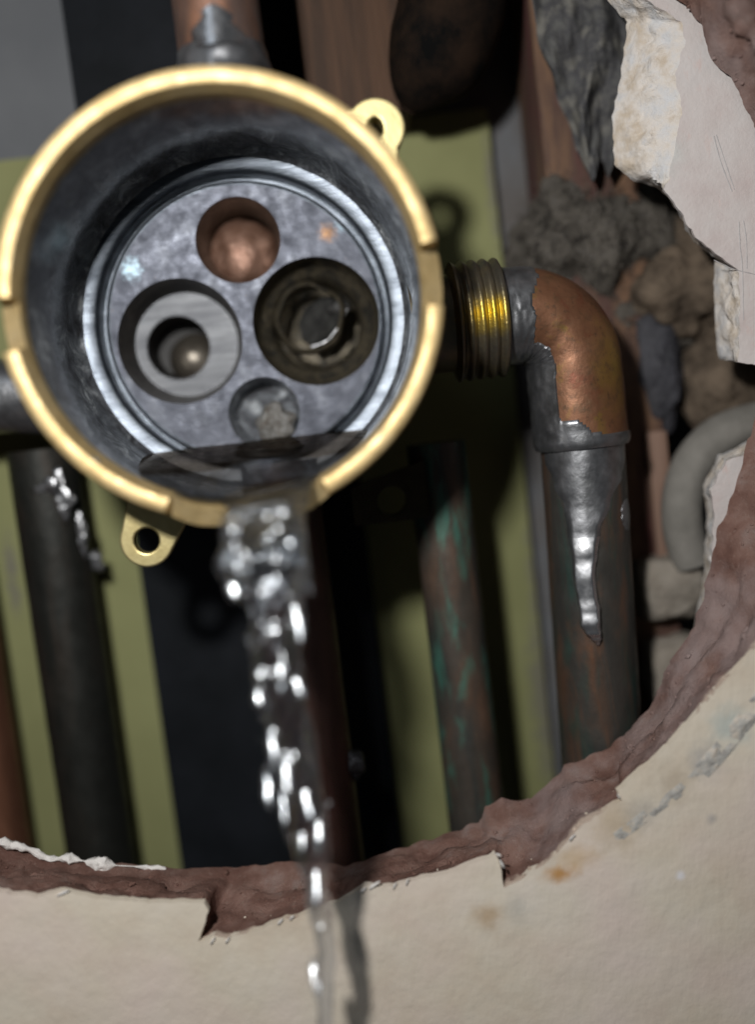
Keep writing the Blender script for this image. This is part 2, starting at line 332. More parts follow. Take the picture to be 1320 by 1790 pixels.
def box(name, x0, x1, y0, y1, z0, z1, mat, parent=None, bev=.6, rough=0.0, seed=0):
    bm = bmesh.new(); bmesh.ops.create_cube(bm, size=1)
    for v in bm.verts:
        v.co = Vector((x0+(v.co.x+.5)*(x1-x0), y0+(v.co.y+.5)*(y1-y0), z0+(v.co.z+.5)*(z1-z0)))
    bmesh.ops.bevel(bm, geom=bm.edges, offset=bev, segments=2, affect='EDGES', profile=.6)
    if rough:
        bmesh.ops.subdivide_edges(bm, edges=[e for e in bm.edges if e.calc_length() > 4], cuts=10, use_grid_fill=True)
        for v in bm.verts: v.co += noise.noise_vector(v.co/7+Vector((seed, 0, 0)))*rough
    V = [v.co.copy() for v in bm.verts]; bm.verts.index_update(); Fs = [tuple(v.index for v in f.verts) for f in bm.faces]; bm.free()
    return mk(name, V, Fs, mat, parent, True, 35)
def blob(name, c, rad, amp, size, mat, seed=0, sub=5, parent=None, fine=.12, square=0.0):
    bm = bmesh.new(); bmesh.ops.create_icosphere(bm, subdivisions=sub, radius=1)
    V = []
    for v in bm.verts:
        d = v.co.normalized()
        if square:
            k = max(abs(d.x), abs(d.y), abs(d.z)); d = d*((1-square)+square*min(1/k, 1.35))
        q = Vector((d.x*rad[0], d.y*rad[1], d.z*rad[2]))
        n_ = noise.noise((q+Vector((seed*13.1, seed*7.7, 0)))/size)*amp + noise.fractal((q+Vector((seed*3.1, 0, seed*9)))/(size*.35), .8, 2.1, 4)*amp*fine
        V.append(Vector(c)+q*(1+n_))
    Fs = [tuple(v.index for v in f.verts) for f in bm.faces]; bm.free()
    return mk(name, V, Fs, mat, parent)
def path_px(pts, y, step=1.0):
    """smooth path through pixels at depth y (Catmull-Rom)"""
    p = [P(u, v, y if len(q) < 1 else q[0]) for (u, v, *q) in pts]
    return catmull(p, step)
def catmull(p, step=1.0):
    out = []
    for i in range(len(p)-1):
        a, b_, c, d = p[max(i-1, 0)], p[i], p[i+1], p[min(i+2, len(p)-1)]
        k = max(2, int((c-b_).length/step))
        for j in range(k):
            s = j/k
            out.append(.5*((2*b_)+(c-a)*s+(2*a-5*b_+4*c-d)*s*s+(3*b_-a-3*c+d)*s**3))
    out.append(p[-1]); return out
def densify(px, step=12, jit=3.0, seed=0):
    """ragged line: more points between the pixels, each a little off"""
    rnd = random.Random(seed); out = []
    for i in range(len(px)-1):
        (u0, v0), (u1, v1) = px[i], px[i+1]; L = math.hypot(u1-u0, v1-v0); k = max(1, int(L/step))
        for j in range(k):
            s = j/k; jj = 0 if j == 0 else jit
            out.append((u0+(u1-u0)*s+rnd.uniform(-jj, jj), v0+(v1-v0)*s+rnd.uniform(-jj, jj)))
    out.append(px[-1]); return out

# ================================================================== the setting
YP = 74.0
a = P(852, 188, YP)                                              # top right corner of the green board
box('back_board', -190, 210, 79, 84, -190, 170, 'grey_board', None, .5)
tag(bpy.data.objects['back_board'], kind='structure')
o = box('green_panel', -170, a.x, YP, YP+3, -185, a.z, 'green_board', None, .4); tag(o, kind='structure')

# wall with the ragged hole: front edge (cream face) and back edge of the cut, in one pass round the hole
front_px = [(-160, 1440), (-60, 1530), (0, 1560), (60, 1568), (110, 1556), (170, 1570), (260, 1578), (356, 1580), (366, 1592), (346, 1645), (372, 1636), (400, 1640), (440, 1628),
            (500, 1606), (560, 1590), (600, 1572), (640, 1548), (690, 1550), (720, 1540), (800, 1520), (868, 1492), (876, 1515), (884, 1552), (930, 1525), (975, 1490), (1000, 1465),
            (1020, 1440), (1060, 1415), (1085, 1400), (1080, 1380), (1150, 1320), (1200, 1268), (1260, 1200), (1320, 1135), (1380, 1050), (1440, 930), (1470, 780), (1480, 600), (1465, 420),
            (1430, 250), (1370, 60), (1270, -100), (1120, -240), (900, -350), (600, -420), (200, -480), (-150, -470), (-420, -330), (-520, 50), (-500, 480), (-400, 850), (-320, 1180), (-240, 1350)]
back_px = [(-120, 1380), (-50, 1450), (0, 1470), (60, 1492), (110, 1500), (170, 1506), (260, 1512), (356, 1516), (390, 1516), (420, 1514), (450, 1512), (475, 1508), (500, 1506),
           (530, 1505), (570, 1508), (610, 1512), (645, 1502), (690, 1482), (720, 1474), (790, 1456), (835, 1438), (852, 1410), (880, 1396), (905, 1398), (930, 1394), (965, 1360),
           (990, 1340), (1040, 1318), (1075, 1296), (1092, 1284), (1130, 1240), (1160, 1195), (1172, 1150), (1215, 1095), (1236, 1010), (1256, 925), (1292, 830), (1345, 640), (1368, 430),
           (1325, 230), (1285, 155), (1243, 98), (1228, 45), (1178, -5), (1040, -150), (860, -230), (590, -300), (210, -360), (-100, -350), (-330, -230), (-420, 90), (-400, 480), (-310, 830), (-250, 1120), (-180, 1290)]
n_ = min(len(front_px), len(back_px)); 
TW = 20.0
def resample(pts, m_):
    q = pts+[pts[0]]; L = [0]
    for i in range(len(q)-1): L.append(L[-1]+(Vector(q[i+1])-Vector(q[i])).length)
    out = []; k = 0
    for j in range(m_):
        s = L[-1]*j/m_
        while L[k+1] < s: k += 1
        f = (s-L[k])/(L[k+1]-L[k]); out.append(tuple(Vector(q[k]).lerp(Vector(q[k+1]), f)))
    return out
def ragged_wall(front, back, y0, y1, rows, seg, amp, seed, fmat, cmat, prefix, ylip=0.0):
    """face sheet + cut surface between two outlines with matching point numbers"""
    fl, bl = [], []
    m_ = len(front)
    for i in range(m_):
        (u0, v0), (u1, v1) = front[i], front[(i+1) % m_]; (s0, t0), (s1, t1) = back[i], back[(i+1) % m_]
        k = max(1, int(math.hypot(u1-u0, v1-v0)/seg))
        for j in range(k):
            f = j/k; fl.append((u0+(u1-u0)*f, v0+(v1-v0)*f)); bl.append((s0+(s1-s0)*f, t0+(t1-t0)*f))
    FL = [P(u, v, y0) for u, v in fl]; BL = [P(u, v, y1) for u, v in bl]
    rnd = random.Random(seed)
    for i, p in enumerate(FL):
        q = noise.noise_vector(p/2.2+Vector((seed, 0, 0)))*.45+noise.noise_vector(p/.8)*.22; FL[i] = p+Vector((q.x, 0, q.z))
    for i, p in enumerate(BL):
        q = noise.noise_vector(p/3.5+Vector((seed, 5, 0)))*.9+noise.noise_vector(p/1.1)*.25; BL[i] = p+Vector((q.x, 0, q.z))
    V = []
    for p, q in zip(FL, BL):
        out = Vector((p.x-(CAM.x+40), 0, p.z)).normalized()
        for r in range(rows):
            s = r/(rows-1); c = p.lerp(q, s)
            k = math.sin(PI*s)
            d = fbm(c+Vector((seed*3, 0, 0)), 7, 5)*amp*k + abs(fr(c, 3.0))*amp*.5*k + (0.8*amp*k)
            # torn layers: little ledges along the depth
            d += amp*.35*k*math.copysign(1, math.sin(s*9+fr(c, 10)*5))
            V.append(c+out*d+Vector((0, fr(c+Vector((9, 9, 9)), 4)*1.0*k, 0)))
    core = (V, grid_faces(len(FL), rows, True))
    return FL, BL, core
FL, BL, core = ragged_wall(front_px, back_px, WALLY, WALLY+TW, 22, 9, 1.3, 3, 'wall_face', 'wall_core', 'wall')
wl = thing('wall', (0, WALLY, -150), None, None); tag(wl, kind='structure')
outl = [(-200, -185), (215, -185), (215, 190), (-200, 190)]
def ss(d, lo=-0.0): return d
fo = poly('wall_face', outl, [[(p.x, p.z) for p in FL]], WALLY, WALLY+1.6, 'wall_face', wl)
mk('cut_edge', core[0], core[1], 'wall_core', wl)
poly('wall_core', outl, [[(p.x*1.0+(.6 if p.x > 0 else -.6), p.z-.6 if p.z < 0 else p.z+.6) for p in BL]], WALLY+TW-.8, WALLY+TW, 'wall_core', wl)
def grit(n, rmin, rmax, mat, seed, lo, hi):
    rnd = random.Random(seed); V = []; Fs = []; cv = core[0]; rows = 22; m_ = len(cv)//rows
    bm = bmesh.new(); bmesh.ops.create_icosphere(bm, subdivisions=1, radius=1); base = [v.co.copy() for v in bm.verts]; bf = [tuple(v.index for v in f.verts) for f in bm.faces]; bm.free()
    cand = [i for i in range(m_) if -330 < 0 and cv[i*rows].z < 25 or cv[i*rows].x > 40]
    for _ in range(n):
        i = rnd.choice(cand); r = rnd.randint(lo, hi); c = cv[i*rows+r]; q = rmin+(rmax-rmin)*rnd.random()**3; k = len(V); sx = Vector((rnd.uniform(.6, 1.4), rnd.uniform(.6, 1.4), rnd.uniform(.5, 1)))
        for b0 in base: V.append(c+Vector((b0.x*sx.x, b0.y*sx.y, b0.z*sx.z))*q*rnd.uniform(.7, 1.25))
        Fs += [tuple(j+k for j in f) for f in bf]
    o = mk('grit', V, Fs, mat, wl, False); tag(o, kind='stuff')
grit(900, .12, .75, 'wall_core', 1, 1, 20)
grit(130, .08, .35, 'wall_face', 2, 1, 6)
# white torn chips of the face along the cut
rnd = random.Random(5)
def chip(u, v, L, wd, ang, seed):
    c = P(u, v, WALLY-.3); r = random.Random(seed); d = Vector((math.cos(ang), 0, math.sin(ang))); e = Vector((-d.z, 0, d.x)); V = []; n = 10
    for i in range(n):
        s = i/(n-1); ww = wd*math.sin(PI*min(max(s*.9+.07, 0), 1))
        m0 = c+d*(s-.5)*L
        V += [m0+e*ww*r.uniform(.7, 1.1)+Vector((0, r.uniform(-.1, .2), 0)), m0+Vector((0, -.5-r.uniform(0, .3), 0)), m0-e*ww*r.uniform(.7, 1.1)+Vector((0, r.uniform(-.1, .2), 0)), m0+Vector((0, .8, 0))]
    f = grid_faces(n, 4, False, True)+[(0, 1, 2, 3), tuple(4*(n-1)+k for k in range(4))]
    mk('chip', [c+(v_-c)*.5 for v_ in V], f, 'chip', wl)
for k, (u, v, L, wd, a_) in enumerate([(372, 1643, 3.2, .5, .9), (398, 1642, 2.6, .4, .8), (490, 1610, 2.8, .5, .7), (510, 1603, 2.2, .4, .6), (655, 1546, 5, .8, .5), (690, 1547, 2.6, .4, 1.0), (712, 1540, 2.8, .35, 1.1), (635, 1555, 3, .8, .6),
                                       (110, 1560, 5, .6, .3), (878, 1510, 4, .6, -1.2), (872, 1494, 2.6, .6, -.6), (1082, 1392, 2.4, .5, -1.2), (1000, 1463, 3, .4, .7)]):
    chip(u, v, L, wd, a_, k)
# pale crumbled plaster along the back of the cut at far left
sweep('plaster_crust', path_px([(-60, 1440), (0, 1470), (50, 1484), (85, 1500), (120, 1500), (180, 1510), (235, 1514), (290, 1518)], WALLY+TW-1.5, .5),
      lambda i, s, a_: max(.1, (1.1-.9*s+1.3*fbm((i*.10, 0, 1), 1)))*(1+.5*fr((i*.4, a_*1.5, 7))), 'chip', wl, 20)
# dried residue smear on the wall face
def patch(name, pxline, width, mat, seed, hgt, parent, cov=0.0):
    pl = catmull([P(u, v, WALLY) for u, v in pxline], .45); nu = len(pl); nv = 26; V = []
    for i, p in enumerate(pl):
        d = (pl[min(i+1, nu-1)]-pl[max(i-1, 0)]).normalized(); e = Vector((-d.z, 0, d.x)); s = i/(nu-1)
        for j in range(nv):
            tt = (j/(nv-1)-.5)*2; q = p+e*tt*width
            env = (1-tt*tt)*min(1, 6*s, 6*(1-s))
            h = (fbm(q+Vector((seed*5, 0, 0)), 2.6, 5)*1.1+.12+cov)*env
            V.append(q+Vector((0, -max(-.25, min(h*hgt, hgt*1.1)) if env > 0 else .25, 0)))
    mk(name, V, grid_faces(nu, nv), mat, parent)
patch('residue', [(1345, 1205), (1300, 1262), (1255, 1318), (1225, 1350)], 1.9, 'residue', 1, .5, wl, .14)
patch('residue', [(1235, 1340), (1190, 1380), (1130, 1425), (1070, 1470)], 1.2, 'residue', 2, .22, wl, -.18)

# ================================================================== torn plaster layer behind the wall at the right
plb = [(1030, -60), (1062, 0), (1096, 38), (1094, 75), (1082, 150), (1070, 205), (1074, 288), (1108, 318), (1150, 327), (1184, 368), (1206, 415), (1250, 452), (1248, 510), (1251, 585), (1258, 629), (1300, 631),
       (1345, 640), (1345, 760), (1318, 768), (1256, 796), (1229, 850), (1236, 900), (1231, 1000), (1214, 1092), (1200, 1180)]
plf = [(1080, -60), (1128, 0), (1190, 40), (1198, 70), (1182, 130), (1192, 200), (1174, 280), (1170, 310), (1160, 333), (1192, 372), (1216, 416), (1290, 470), (1294, 520), (1292, 590), (1290, 632), (1315, 637),
       (1368, 642), (1372, 752), (1330, 785), (1272, 806), (1244, 856), (1250, 905), (1245, 1002), (1228, 1096), (1216, 1190)]
PY0, PY1 = 29.5, 38.5
out_px = [(1500, 1190), (1500, -60)]
def torn_layer():
    th = thing('torn_plaster', P(1260, 1000, PY1), 'torn pinkish white plaster layer with ragged edge and scratched face right of the hole', 'plaster')
    fl, bl = [], []
    for i in range(len(plb)-1):
        (u0, v0), (u1, v1) = plf[i], plf[i+1]; (s0, t0), (s1, t1) = plb[i], plb[i+1]; k = max(1, int(math.hypot(s1-s0, t1-t0)/7))
        for j in range(k):
            f = j/k; fl.append(P(u0+(u1-u0)*f, v0+(v1-v0)*f, PY0)); bl.append(P(s0+(s1-s0)*f, t0+(t1-t0)*f, PY1))
    fl.append(P(*plf[-1], PY0)); bl.append(P(*plb[-1], PY1))
    for L_, am in ((fl, .5), (bl, .45)):
        for i, p in enumerate(L_):
            q = noise.noise_vector(p/2.0)*am+noise.noise_vector(p/.7)*am*.35; L_[i] = p+Vector((q.x, 0, q.z))
    ol = [(p.x, p.z) for p in fl]+[(P(u, v, PY0).x, P(u, v, PY0).z) for u, v in out_px]
    poly('face', ol, [], PY0, PY0+.8, 'plaster', th)
    rows = 16; V = []
    for p, q in zip(fl, bl):
        for r in range(rows):
            s = r/(rows-1); c = p.lerp(q, s); k = math.sin(PI*s)
            V.append(c+Vector((fbm(c, 3.0)*.9*k, fbm(c+Vector((7, 3, 1)), 2.6)*1.3*k-.9*k, fbm(c+Vector((1, 9, 4)), 3)*.7*k)))
    mk('torn_edge', V, grid_faces(len(fl), rows), 'plaster_torn', th)
    # pencil strokes on the face
    def stroke(pts, r):
        r *= .7
        sweep('pencil_mark', [p for p in path_px(pts, PY0-.02, .6)], lambda i, s, a_: r*(.4+.6*abs(fr((i*.3, 0, 0)))+.2), 'pencil', th, 8)
    stroke([(1248, 238), (1256, 270), (1268, 305), (1280, 335)], .22); stroke([(1252, 236), (1264, 272), (1276, 308), (1284, 332)], .18)
    stroke([(1292, 388), (1294, 430), (1298, 470), (1300, 560)], .2); stroke([(1300, 386), (1305, 420), (1306, 470)], .16)
    stroke([(1248, 455), (1280, 470), (1320, 480)], .16)
    return th
torn_layer()

# ================================================================== things in the cavity behind
def vbox(name, ul, ur, v, y0, y1, z0, z1, mat, label, cat, bev=.8):
    o = box(name, P(ul, v, y0).x, P(ur, v, y0).x, y0, y1, z0, z1, mat, None, bev); return tag(o, label, cat)
vbox('shadow_sheet', 122, 545, 120, 69.5, 71.5, -150, 120, 'black_shadow_sheet', 'black strip behind the brass valve, part sheet and part painted shadow', 'sheet', .3)  # black colour stands for a dark sheet and the valve's cast shadow
vbox('timber_block', 528, 712, 90, 55, 73, P(600, 205, 55).z, 120, 'wood', 'brown timber block between the top riser pipe and the black rounded form', 'timber')
vbox('timber_stud', 925, 1095, 10, 56, 78, -150, 120, 'wood_orange', 'orange brown timber stud with dark red patches behind the dusty wool', 'timber')
vbox('lit_stud_edge', 1141, 1176, 860, 54, 76, P(1160, 990, 54).z, P(1160, 752, 54).z, 'stud_edge_lit', 'narrow pinkish strip painted as the lit edge between dark stud and grey hose', 'timber')  # added strip, coloured paler for the stud's lit edge
pth = catmull([P(800, -120, 50), P(796, -40, 50), P(788, 20, 50), P(766, 90, 51), P(734, 150, 53), P(712, 195, 55)], .8)
sweep('black_bend', pth, lambda i, s, a_: 12.2*(1-.12*s)*(1 if s < .6 else max(.2, max(0.0, 1-((s-.6)/.42)**2.2))), 'black_bend')  # black rounded form at the top, tapering to the lower left
tag(bpy.data.objects['black_bend'], 'black rounded tapering form above the green panel', 'pipe')

def vpipe(name, u, v, y, r, z0, z1, mat, label, seed, wob=.06):
    x = P(u, v, y).x; th = thing(name, (x, y, z0), label, 'pipe', 'old pipes in the wall cavity')
    k = int((z1-z0)/2)
    path = [Vector((x, y, z1+(z0-z1)*i/k)) for i in range(k+1)]
    sweep('tube', path, lambda i, s, a_: r+fr((i*.5, a_*2, seed), 2)*wob, mat, th, 48)
    return th, x
vpipe('copper_pipe', -34, 1300, 64, 8.2, -150, -34, 'pipe_brown', 'reddish brown copper pipe at the left edge of the hole', 1)
th, x = vpipe('copper_pipe', 808, 1200, 46, 6.4, -150, -30, 'pipe_verdigris', 'thin old pipe with green verdigris streaks left of the elbow pipe', 2)
c = P(770, 985, 46)
th, x = vpipe('copper_pipe', 548, 1300, 40, 8.0, -150, -30, 'pipe_red', 'dark reddish outlet pipe below the valve behind the falling water', 5)
c = P(625, 1335, 38)
blob('solder_bead', (x+8.4, 38, c.z), (2.2, 2, 3.2), .4, 2, 'iron', 6, 4, th)

# insulation, rubble, hose
def lump(name, u, v, y, ru, rv, ry, amp, size, mat, label, cat, seed, sq=0.0, fine=.3, group=None, sub=5):
    k = F/(y-CAM.y); o = blob(name, P(u, v, y), (ru/k, ry, rv/k), amp, size, mat, seed, sub, None, fine, sq); return tag(o, label, cat, group)
lump('insulation_wad', 1010, 425, 62, 100, 105, 11, .4, 7, 'insulation', 'dark grey fluffy wool wad above the copper elbow', 'insulation', 1, 0, .22, 'dusty wool wads')
lump('insulation_wad', 1100, 420, 66, 130, 125, 12, .35, 9, 'insulation', 'grey brown wool wad below the torn plaster corner', 'insulation', 2, 0, .22, 'dusty wool wads')
lump('insulation_wad', 1110, 570, 66, 95, 105, 10, .35, 8, 'insulation', 'grey wool wad right behind the copper elbow bend', 'insulation', 3, 0, .22, 'dusty wool wads')
lump('paper_wad', 1200, 500, 62, 110, 105, 12, .4, 9, 'paper', 'crumpled tan brown paper wad left of the pale plaster block', 'paper', 4, 0, .3)
lump('paper_wad', 1190, 390, 68, 70, 80, 8, .4, 8, 'wood', 'dark brown crumpled piece under the plaster tip', 'paper', 9, 0, .3)
lump('tar_lump', 1145, 640, 60, 48, 115, 7, .3, 7, 'tar', 'blue black drooping lump below the wool beside the elbow', 'lump', 5, 0, .3)
lump('stone', 1265, 670, 60, 85, 85, 9, .3, 8, 'paper', 'tan rounded stone above the bent grey hose', 'stone', 6, .3, .3, 'rubble in the cavity')
lump('mortar_block', 1160, 1022, 56, 58, 58, 8, .16, 8, 'mortar', 'beige mortar block under the end of the grey hose', 'mortar', 7, .75, .25, 'rubble in the cavity')
lump('mortar_block', 1180, 1175, 56, 55, 66, 8, .16, 8, 'mortar', 'lower beige mortar block touching the cut wall edge', 'mortar', 8, .75, .25, 'rubble in the cavity')
simple('fibre', C(.06, .055, .05), C(.19, .17, .145), 3, .9, 0, 0, spec=.1)
def fibres(o, n, L, seed):
    rnd = random.Random(seed); me = o.data; V = []; Fs = []
    ps = [p for p in me.polygons if p.normal.y < .2]
    for _ in range(n):
        p = rnd.choice(ps); c = p.center/MM; d = (p.normal+Vector((rnd.gauss(0, .9), rnd.gauss(0, .9), rnd.gauss(0, .9)))).normalized(); q = c.copy(); k0 = len(V); r_ = rnd.uniform(.06, .13); m_ = 5
        for i in range(m_):
            e = d.orthogonal().normalized(); g_ = d.cross(e); rr = r_*(1-.8*i/(m_-1))
            V += [q+e*rr, q-e*rr*.5+g_*rr*.87, q-e*rr*.5-g_*rr*.87]
            q = q+d*L*rnd.uniform(.6, 1.3)/m_; d = (d+Vector((rnd.gauss(0, .35), rnd.gauss(0, .35), rnd.gauss(0, .35)))).normalized()
        for i in range(m_-1):
            for j in range(3): a_ = k0+i*3+j; b_ = k0+i*3+(j+1) % 3; Fs.append((a_, b_, b_+3, a_+3))
    f = mk('fibres', V, Fs, 'fibre', o); tag(f, kind='stuff')
for k, o in enumerate([o for o in COL.objects if o.name.startswith('insulation_wad')]): fibres(o, 1600, 4.5, k)
hp = path_px([(1420, 720), (1345, 733), (1290, 748), (1238, 778), (1206, 825), (1192, 880), (1196, 935), (1212, 985)], 50, 1)
o = sweep('grey_hose', hp, lambda i, s, a_: 4.6+fr((i*.2, a_, 0), 1.5)*.35, 'hose'); tag(o, 'bent grey beige hose curving down between stone and mortar block', 'hose')
# grey cloth hanging from the top
V = []; nu, nv = 70, 70
for i in range(nu):
    s = i/(nu-1); v = -90+s*390
    ul = 905+s*95+70*max(0, s-.6)+14*fr((s*6, 1, 1)); ur = 1135-14*s-60*max(0, s-.45)**1.5*2.4
    for j in range(nv):
        f = j/(nv-1); u = ul+(ur-ul)*f
        y = 50+2.0*math.sin(f*8+s*2.5+fr((f*3, s*3, 0))*3)+fbm((f*4, s*5, 4), 1.0)*2.4-4*(1-s)
        V.append(P(u, v+18*math.sin(f*7)*s, y))
nn = len(V); V += [p+Vector((.3, .9, 0)) for p in V[:nn]]
gf = grid_faces(nu, nv); rim = [i*nv for i in range(nu)]
Fs = gf+[tuple(k+nn for k in reversed(f)) for f in gf]
bd = [j for j in range(nv)]+[i*nv+nv-1 for i in range(1, nu)]+[(nu-1)*nv+j for j in range(nv-2, -1, -1)]+[i*nv for i in range(nu-2, 0, -1)]
Fs += [(bd[i], bd[(i+1) % len(bd)], bd[(i+1) % len(bd)]+nn, bd[i]+nn) for i in range(len(bd))]
o = mk('grey_cloth', V, Fs, 'drape'); tag(o, 'folded dusty grey cloth hanging beside the torn plaster', 'cloth')

# ================================================================== the valve
YF = 43.0
val = thing('shower_valve', (0, 66, 0), 'open round brass shower valve body with ported face and water inside', 'valve')
def ang(u, v, y=0): q = P(u, v, y); return math.atan2(q.z, q.x) % (2*PI)
NOTCH = [(ang(4, 520), ang(4, 616), 3.2), (ang(752, 532), ang(748, 424), 3.2), (ang(290, 888), ang(572, 856), 1.3)]
def notch(a):
    a %= 2*PI
    for lo, hi, d in NOTCH:
        w_ = (hi-lo) % (2*PI); x_ = (a-lo) % (2*PI)
        if x_ < w_: return d*min(1, x_/.012, (w_-x_)/.012)
    return 0
def rimfn(a, r, y):
    k = notch(a)
    lo, hi = NOTCH[2][0], NOTCH[2][1]; t_ = ((a-lo) % (2*PI))/((hi-lo) % (2*PI))
    if t_ < 1 and y < 10:                                       # worn, sagging lip where the water runs out
        g_ = math.sin(PI*t_)**.6*(1.25+.55*math.sin(t_*9+.5)); r += g_*min(1, max(0, (10-y)/6))
    return (r, max(y, k+max(0, r-34.5)*.55*min(1, k))) if y < 6 and k > 0 else (r, y)
prof = [(34.3, 6.0), (34.4, 5.0), (34.5, 3.6), (34.6, 2.9), (34.85, 2.5), (34.95, 1.4), (35.05, .6), (35.25, .25), (35.7, .08), (36.5, 0), (37.2, .06), (37.6, .22), (37.85, .6), (38.0, 1.2), (38.05, 2.0), (38.05, 5), (38.05, 16),
        (37.8, 18), (36, 20), (34.6, 22), (34.6, 50), (30, 62), (24, 66), (1, 66)]
lathe_y('rim_body', prof, 0, 0, 'brass', val, 720, False, rimfn, 28)
prof = [(34.45, 5.2), (34.3, 12), (34.3, 24), (34.2, 36), (33.9, 38.5), (33.3, 39.6)]
lathe_y('bore_wall', prof, 0, 0, 'bore', val, 220, False, lambda a, r, y: (r+fr((a*9, y*.25, 1), 1)*.18, y), 40)
prof = [(34.2, 39.2), (33.7, 40.0), (33.4, 40.3), (32.8, 40.4), (31.2, 40.6), (30.8, 40.8), (30.6, 41.4), (30.5, 43.6), (30.4, 46.5), (29.3, 46.5), (29.2, 43.6), (29.0, 43.1), (28.7, 42.95), (28.3, 42.95)]
lathe_y('groove_ring', prof, 0, 0, 'turned', val, 220, False, None, 30)
HOLES = {'left': (P(315, 597, YF), 13.1), 'right': (P(553, 562, YF), 13.4), 'top': (P(416, 420, YF), 8.9), 'bottom': (P(462, 722, YF), 7.6)}
def holepoly(k):
    c, r = HOLES[k]
    return circ(c.x, c.z, r, 72)
poly('face_plate', circ(0, 0, 28.5, 160), [holepoly(k) for k in HOLES], YF, YF+1.2, 'machined', val)
def port(k, prof, mat, name, auto=35):
    c, r = HOLES[k]; return lathe_y(name, [(r*f if f <= 1.2 else f, y) for f, y in prof], c.x, c.z, mat, val, 96, False, None, auto)
# left port: counterbore, bright seat, inner tube with a ball
c, r = HOLES['left']
lp = lathe_y('left_port', [(r+.25, YF-.05), (r, YF+.35), (r-.1, YF+1), (r-.9, YF+6), (r-1.8, YF+9), (r-1.9, YF+10.5)], c.x, c.z, 'port_dark', val, 96)
s_ = P(322, 604, YF+6.5)
q = P(312, 608, YF+9.2)
poly('seat', circ(c.x, c.z, r-1.75, 72), [circ(q.x, q.z, 6.9, 60)], YF+9.2, YF+10, 'seat', lp)
lathe_y('inner_tube', [(7.1, YF+9.1), (6.9, YF+9.5), (6.8, YF+15), (6.2, YF+20), (.1, YF+20.5)], q.x, q.z, 'cavity', lp, 72)
blob('check_ball', (q.x+2.2, YF+19.5, q.z-2.4), (6.2, 5.5, 6.0), .05, 5, 'port_grey', 3, 4, lp)
# right port: cone with debris
c, r = HOLES['right']
rp = lathe_y('right_port', [(r+.25, YF-.05), (r, YF+.35), (r-.1, YF+1.2), (r-.6, YF+4.5), (r-1.6, YF+6.5), (r-2.6, YF+7.2), (r-3.4, YF+8.2), (r-4.0, YF+11), (r-4.2, YF+17), (3, YF+19), (.1, YF+19)], c.x, c.z, 'port_brown', val, 96, False,
             lambda a, r_, y: (r_*(1+fr((math.cos(a)*2, math.sin(a)*2, y*.3))*.03*(y > YF+3)), y))
q = P(565, 560, YF+8)
bm_v = []
for i, (dx, dz) in enumerate([(-5.2, -3.6), (-3.2, -5.6), (.6, -4.4), (4.0, -.6), (6.0, 2.6), (3.8, 5.0), (.2, 5.2), (-3.6, 3.4), (-5.6, .4)]):
    bm_v.append((q.x+dx, YF+8.5-dx*.35+dz*.25+fr((dx, dz, 1), 3)*1.2, q.z+dz))
V = bm_v+[(x_+.5, y_+1.4, z_+.3) for x_, y_, z_ in bm_v]; k = len(bm_v)
mk('broken_shard', V, [tuple(range(k)), tuple(range(2*k-1, k-1, -1))]+[(i, (i+1) % k, (i+1) % k+k, i+k) for i in range(k)], 'shard', rp, False)
sweep('shard_edge', catmull([Vector((q.x-3.4, YF+7.4, q.z-5.6)), Vector((q.x+.6, YF+7.0, q.z-4.4)), Vector((q.x+4.2, YF+7.2, q.z-.4)), Vector((q.x+5.8, YF+7.6, q.z+2.4))], .4), lambda i, s, a_: .28+.12*fr((i*.3, 0, 0)), 'solder_bright', rp, 10)
blob('cavity', (q.x+3.6, YF+8.0, q.z+2.4), (2.3, 1.0, 2.0), .35, 2, 'cavity', 8, 4, rp)  # solid dark lump painted as the shade of a hole
lathe_y('broken_sleeve', [(6.6, YF+5.8), (7.3, YF+5.2), (7.8, YF+6.2), (7.7, YF+9)], P(540, 552, YF).x, P(540, 552, YF).z, 'port_brown', rp, 60, False, lambda a, r_, y: (r_+fr((math.cos(a)*1.5, math.sin(a)*1.5, 2))*.8, y+1.6*fr((math.cos(a)*2, math.sin(a)*2, 5))))
# top port with copper floor
c, r = HOLES['top']
tp = lathe_y('top_port', [(r+.3, YF-.05), (r+.05, YF+.3), (r-.1, YF+1), (r-.8, YF+6), (r-1.5, YF+10), (r-1.7, YF+14)], c.x, c.z, 'port_dark', val, 72)
blob('copper_floor', (c.x, YF+14.5, c.z-1.2), (r-.6, 6, r-.6), .12, 4, 'port_copper', 5, 4, tp)
# bottom port, rough and half drowned
c, r = HOLES['bottom']
bp = lathe_y('bottom_port', [(r+.3, YF-.05), (r+.05, YF+.3), (r-.3, YF+3), (r-1.4, YF+7), (3, YF+9), (.1, YF+9)], c.x, c.z, 'bore', val, 72)
blob('lime_crust', (c.x+2.2, YF+2.2, c.z-2.4), (4.4, 2.4, 4.2), .4, 2.5, 'solder_rough', 6, 4, bp)
